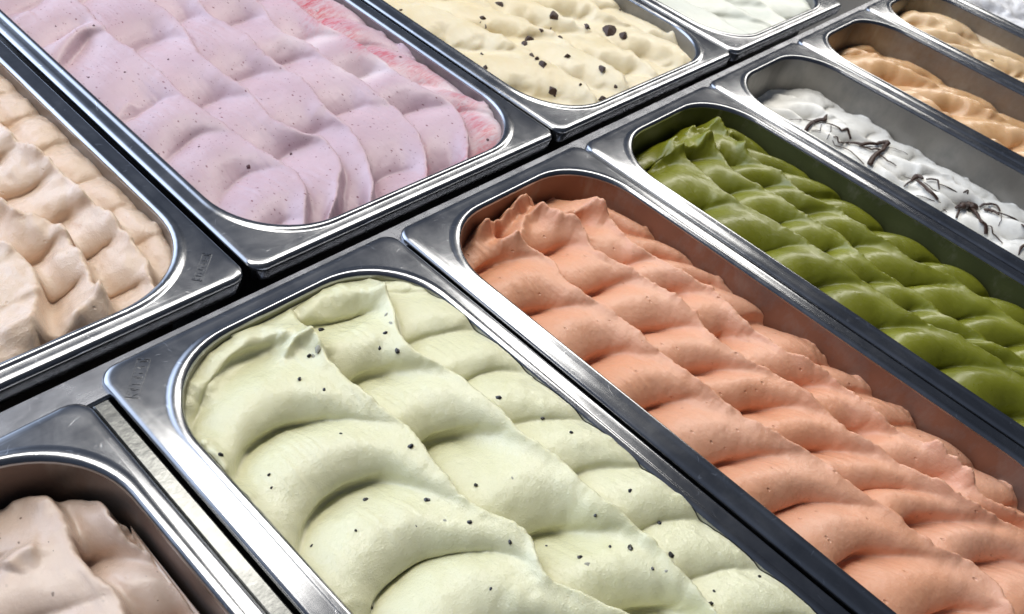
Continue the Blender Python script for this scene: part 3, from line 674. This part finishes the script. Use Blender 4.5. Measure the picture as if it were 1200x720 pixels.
# ---- peach -------------------------------------------------------------------
q1 = [(-12, 130), (0, 150), (14, 172), (31, 186), (64, 208), (94, 236), (111, 247), (133, 261), (156, 288), (172, 308), (178, 327)]
q2 = [(-15, 235), (0, 246), (17, 257), (42, 261), (64, 269), (86, 288), (103, 311), (114, 336), (119, 349)]
q3 = [(-12, 290), (0, 294), (17, 302), (36, 322), (50, 349), (46, 374)]
qc = [[[(0, 354), (22, 351), (36, 352)], [(-40, 290), (-20, 285), (0, 290)]],
      [[(0, 292), (28, 288), (69, 281)], [(53, 336), (81, 330), (103, 326)]],
      [[(3, 219), (28, 217), (61, 208)], [(42, 253), (69, 247), (94, 244)], [(94, 286), (119, 283), (147, 283)]],
      [[(0, 104), (8, 102), (20, 97)], [(0, 134), (17, 133), (39, 125)], [(28, 174), (50, 168), (78, 162)], [(65, 210), (92, 208), (122, 201)], [(111, 241), (133, 239), (161, 232)]]]
ope, hpe, hitpe, npe, _ = gelato('pale peach gelato with rough raised lips between its waves', GG, inner(B_pe, 0.115), -0.055, [q3, q2, q1], qc, M_pe,
    A=0.125, tilt=0.085, bend=0.2, lastw=0.6, lip=0.060, lipw=0.034, rough=0.0055, warp=0.016, seed=11, jag=0.55, edge=0.035, fade=0.08, r_in=0.47, res=0.010, clamp_rim=0.01,
    lips=[(px3(0, 230, 3.6, [(0, 640), (120, 590), (260, 560), (400, 470), (470, 430)]), 0.05, 0.05, 0.05)])

# ---- beige, nearest ----------------------------------------------------------
a1 = [(60, 575), (83, 628), (90, 650), (110, 680), (143, 700), (152, 722)]
a2 = [(113, 573), (127, 603), (147, 632), (180, 646), (215, 668), (250, 720)]
ac = [[[(0, 607), (33, 603), (83, 613)], [(27, 688), (67, 673), (140, 693)]],
      [[(83, 644), (117, 637), (150, 640)], [(167, 717), (200, 712), (233, 716)]],
      [[(130, 610), (150, 605), (165, 612)], [(180, 650), (200, 655), (215, 668)]]]
gelato('dusty beige gelato in smooth waves at the lower left', GG, inner(B_ll), -0.14, [a1, a2], ac, M_ll, A=0.16, lip=0.02, lipw=0.02, rough=0.0012, climb=0.015, seed=13, edge=0.05, res=0.010,
       lips=[(px3(0, 480, 3, [(0, 310), (90, 290), (160, 330), (240, 290), (330, 280)]), 0.05, 0.05, 0.06), (px3(0, 480, 3, [(340, 280), (380, 370), (430, 440)]), 0.035, 0.03, 0.03), (px3(0, 480, 3, [(20, 570), (60, 520), (140, 500)]), 0.05, 0.05, 0.05)])

# ---- cream with chips --------------------------------------------------------
def auto(rect, ncol, step, tilt, seed, wob=0.06, skew=0.0):
    """ridges and valley lines for pans seen only small: evenly worked strokes, unevenly done"""
    rg = random.Random(seed); x0, y0, x1, y1 = rect; W_ = x1 - x0; rid, cols = [], []
    for c in range(1, ncol):
        bx = x0 + W_ * c / ncol + rg.uniform(-.03, .03)
        rid.append([(bx + skew * (y - (y0 + y1) / 2) + rg.uniform(-wob, wob), y) for y in np.linspace(y1, y0, 9)])
    for c in range(ncol):
        xa, xb = x0 + W_ * c / ncol, x0 + W_ * (c + 1) / ncol; L_ = []; y = y1 - rg.uniform(0, step)
        while y > y0 - 0.4:
            L_.append([(xa + (xb - xa) * s_, y - tilt * s_ + 0.10 * (s_ - .5) ** 2 * 4 * -1) for s_ in (0.02, 0.35, 0.7, 0.98)]); y -= step * rg.uniform(0.85, 1.2)
        cols.append(L_)
    return rid, cols
ri, cc = auto(inner(B_cr, 0.115), 5, 0.75, 0.34, 4, 0.10, -0.10)
oc_, hc, hitc, nc, _ = gelato('cream coloured gelato scattered with dark chocolate chips', GG, inner(B_cr, 0.115), -0.06, ri, cc, M_cr, traced=False, over=0.03, A=0.10, lip=0.03, lipw=0.05,
    rough=0.0035, warp=0.05, seed=15, jag=0.6, edge=0.04, fade=0.5, r_in=0.47, res=0.013, clamp_rim=0.0, soft=1.6)
chips = [(584, 5, 11), (566, 22, 9), (569, 35, 9), (649, 26, 12), (620, 47, 13), (635, 37, 8), (645, 36, 6), (656, 44, 7), (688, 33, 10), (714, 38, 17), (731, 42, 12), (664, 67, 9), (624, 66, 8), (636, 76, 14), (629, 70, 8),
         (705, 81, 11), (647, 106, 13), (705, 118, 12), (565, 64, 5), (569, 79, 8), (680, 99, 6), (722, 102, 5), (650, 112, 6), (563, 28, 7), (615, 52, 8), (780, 88, 4), (726, 12, 5), (470, 12, 4), (600, -4, 9), (680, -6, 10), (530, -8, 10)]
cms = [rock_mesh('chocolate_chip', s_, CHOC, 0.6, 0.35, 2) for s_ in (21, 22, 23)]
for i, (a, b_, d_) in enumerate(chips):
    q = hitc(a, b_); depth_ = float(np.linalg.norm(q - CAM)); s_ = d_ / F * depth_ / 2 * 1.2
    n_ = nc(q[0], q[1]); put('chocolate_chip', cms[i % 3], oc_, q + np.array(n_[:]) * (s_ * rng.uniform(-0.05, 0.30)), (s_, s_ * rng.uniform(0.7, 1.0), s_), n_, rng.uniform(0, 6))

# ---- white, top --------------------------------------------------------------
ri, cc = auto(inner(B_wh, 0.115), 5, 1.1, 0.5, 8, 0.05, 0.0)
gelato('smooth plain white gelato with shallow strokes at the top edge', GG, inner(B_wh, 0.115), -0.05, ri, cc, M_wh, traced=False, A=0.06, lip=0.03, lipw=0.05, rough=0.002, warp=0.03, seed=17,
       edge=0.03, fade=0.4, r_in=0.47, res=0.016, clamp_rim=0.0, soft=1.5)

# ---- white with chocolate strands --------------------------------------------
ri, cc = auto(inner(B_st), 4, 0.46, 0.26, 12, 0.05, 0.0)
ost, hst, hitst, nst, _ = gelato('pure white gelato crossed by thin dark chocolate strands', GG, inner(B_st), -0.24, ri, cc, M_st, traced=False, A=0.11, lip=0.03, lipw=0.04, rough=0.003, warp=0.05,
    seed=19, jag=0.4, edge=0.03, fade=0.4, res=0.013, soft=1.6, big=0.03)
ST = [([(150, 145), (240, 150), (290, 145)], [.008, .010, .012]), ([(214, 192), (232, 168), (255, 155), (290, 150), (303, 124)], [.030, .036, .042, .045, .008]),
      ([(300, 160), (350, 180), (395, 225)], [.014, .018, .030]), ([(318, 165), (318, 190), (308, 212)], [.008, .007, .006]), ([(240, 190), (275, 190), (280, 165)], [.006, .008, .008]),
      ([(313, 240), (380, 240), (440, 248), (500, 246), (545, 240)], [.012, .020, .040, .036, .050]), ([(545, 242), (525, 270), (490, 295), (470, 330)], [.050, .036, .042, .052]),
      ([(430, 252), (480, 266), (515, 268)], [.012, .020, .024]), ([(510, 288), (545, 312), (580, 332)], [.020, .016, .010]), ([(315, 245), (390, 268), (450, 325)], [.008, .012, .012]),
      ([(550, 258), (590, 268), (627, 285)], [.006, .006, .005]),
      ([(610, 415), (638, 394), (660, 380), (685, 385)], [.010, .020, .062, .030]), ([(640, 384), (585, 371)], [.008, .005]), ([(662, 392), (705, 432), (745, 468)], [.030, .040, .030]),
      ([(700, 386), (745, 390), (752, 425)], [.018, .020, .012]), ([(750, 404), (810, 430), (860, 470)], [.010, .014, .012]), ([(690, 398), (725, 425), (762, 452)], [.010, .012, .018]),
      ([(660, 450), (720, 468), (782, 516)], [.008, .009, .008]),
      ([(815, 502), (850, 500), (880, 505), (900, 500)], [.020, .085, .100, .040]), ([(820, 540), (832, 510)], [.018, .020]), ([(885, 510), (920, 558), (950, 592)], [.040, .036, .036]),
      ([(912, 495), (945, 487), (980, 490), (995, 512)], [.018, .030, .022, .018]), ([(930, 510), (960, 515), (990, 528)], [.030, .040, .020]), ([(960, 512), (1050, 543), (1097, 582)], [.012, .020, .020]),
      ([(1000, 522), (1002, 550), (990, 572)], [.008, .007, .006]), ([(920, 598), (965, 605), (1005, 642)], [.010, .014, .012]), ([(1070, 690), (1080, 660), (1100, 652), (1140, 670)], [.010, .024, .026, .02])]
for pts, rad in ST:
    P3 = []
    dense = []
    for i in range(len(pts)):
        dense.append((pts[i], rad[i]))
        if i + 1 < len(pts):
            for f_ in (0.25, 0.5, 0.75): dense.append(((pts[i][0] + (pts[i + 1][0] - pts[i][0]) * f_, pts[i][1] + (pts[i + 1][1] - pts[i][1]) * f_ - 3 * math.sin(math.pi * f_)), rad[i] + (rad[i + 1] - rad[i]) * f_))
    for (a, b_), r_ in dense:
        q = hitst(880 + a / 3.43, 100 + b_ / 3.43); P3.append(q + np.array([0, 0, r_ * 0.30 + 0.014]))
    tube('chocolate_strand', P3, [0.48 * r_ for _, r_ in dense], CHOC, ost)

# ---- the tans ----------------------------------------------------------------
ri, cc = auto(inner(B_t1), 3, 0.60, 0.34, 22, 0.07, 0.0)
gelato('caramel tan gelato in lumpy folds', GG, inner(B_t1), -0.16, ri, cc, M_t1, traced=False, A=0.17, lip=0.04, lipw=0.04, rough=0.003, warp=0.05, seed=23, jag=0.5, edge=0.08, fade=0.4, res=0.014, soft=1.6, big=0.03)
ri, cc = auto(inner(B_t2), 3, 0.60, 0.34, 32, 0.07, 0.0)
ot2, ht2, hitt2, nt2, _ = gelato('light tan gelato with a few dark bits near the top right corner', GG, inner(B_t2), -0.14, ri, cc, M_t2, traced=False, A=0.15, lip=0.04, lipw=0.04, rough=0.003, warp=0.05, seed=29, jag=0.5, edge=0.08, fade=0.4, res=0.016, soft=1.4, big=0.03)
for a, b_ in ((1134, 59), (1162, 71), (1165, 73)):
    q = hitt2(a, b_); put('chocolate_chip', cms[0], ot2, q, 0.02, nt2(q[0], q[1]), a)
ri, cc = auto(inner(B_t3), 3, 0.60, 0.34, 42, 0.07, 0.0)
gelato('crumbly greyish white gelato in the very top right corner', GG, inner(B_t3), -0.02, ri, cc, M_t3, traced=False, A=0.10, lip=0.03, lipw=0.04, rough=0.012, warp=0.05, seed=37, jag=0.5, edge=0.03, fade=0.4, res=0.018, clamp_rim=0.02)
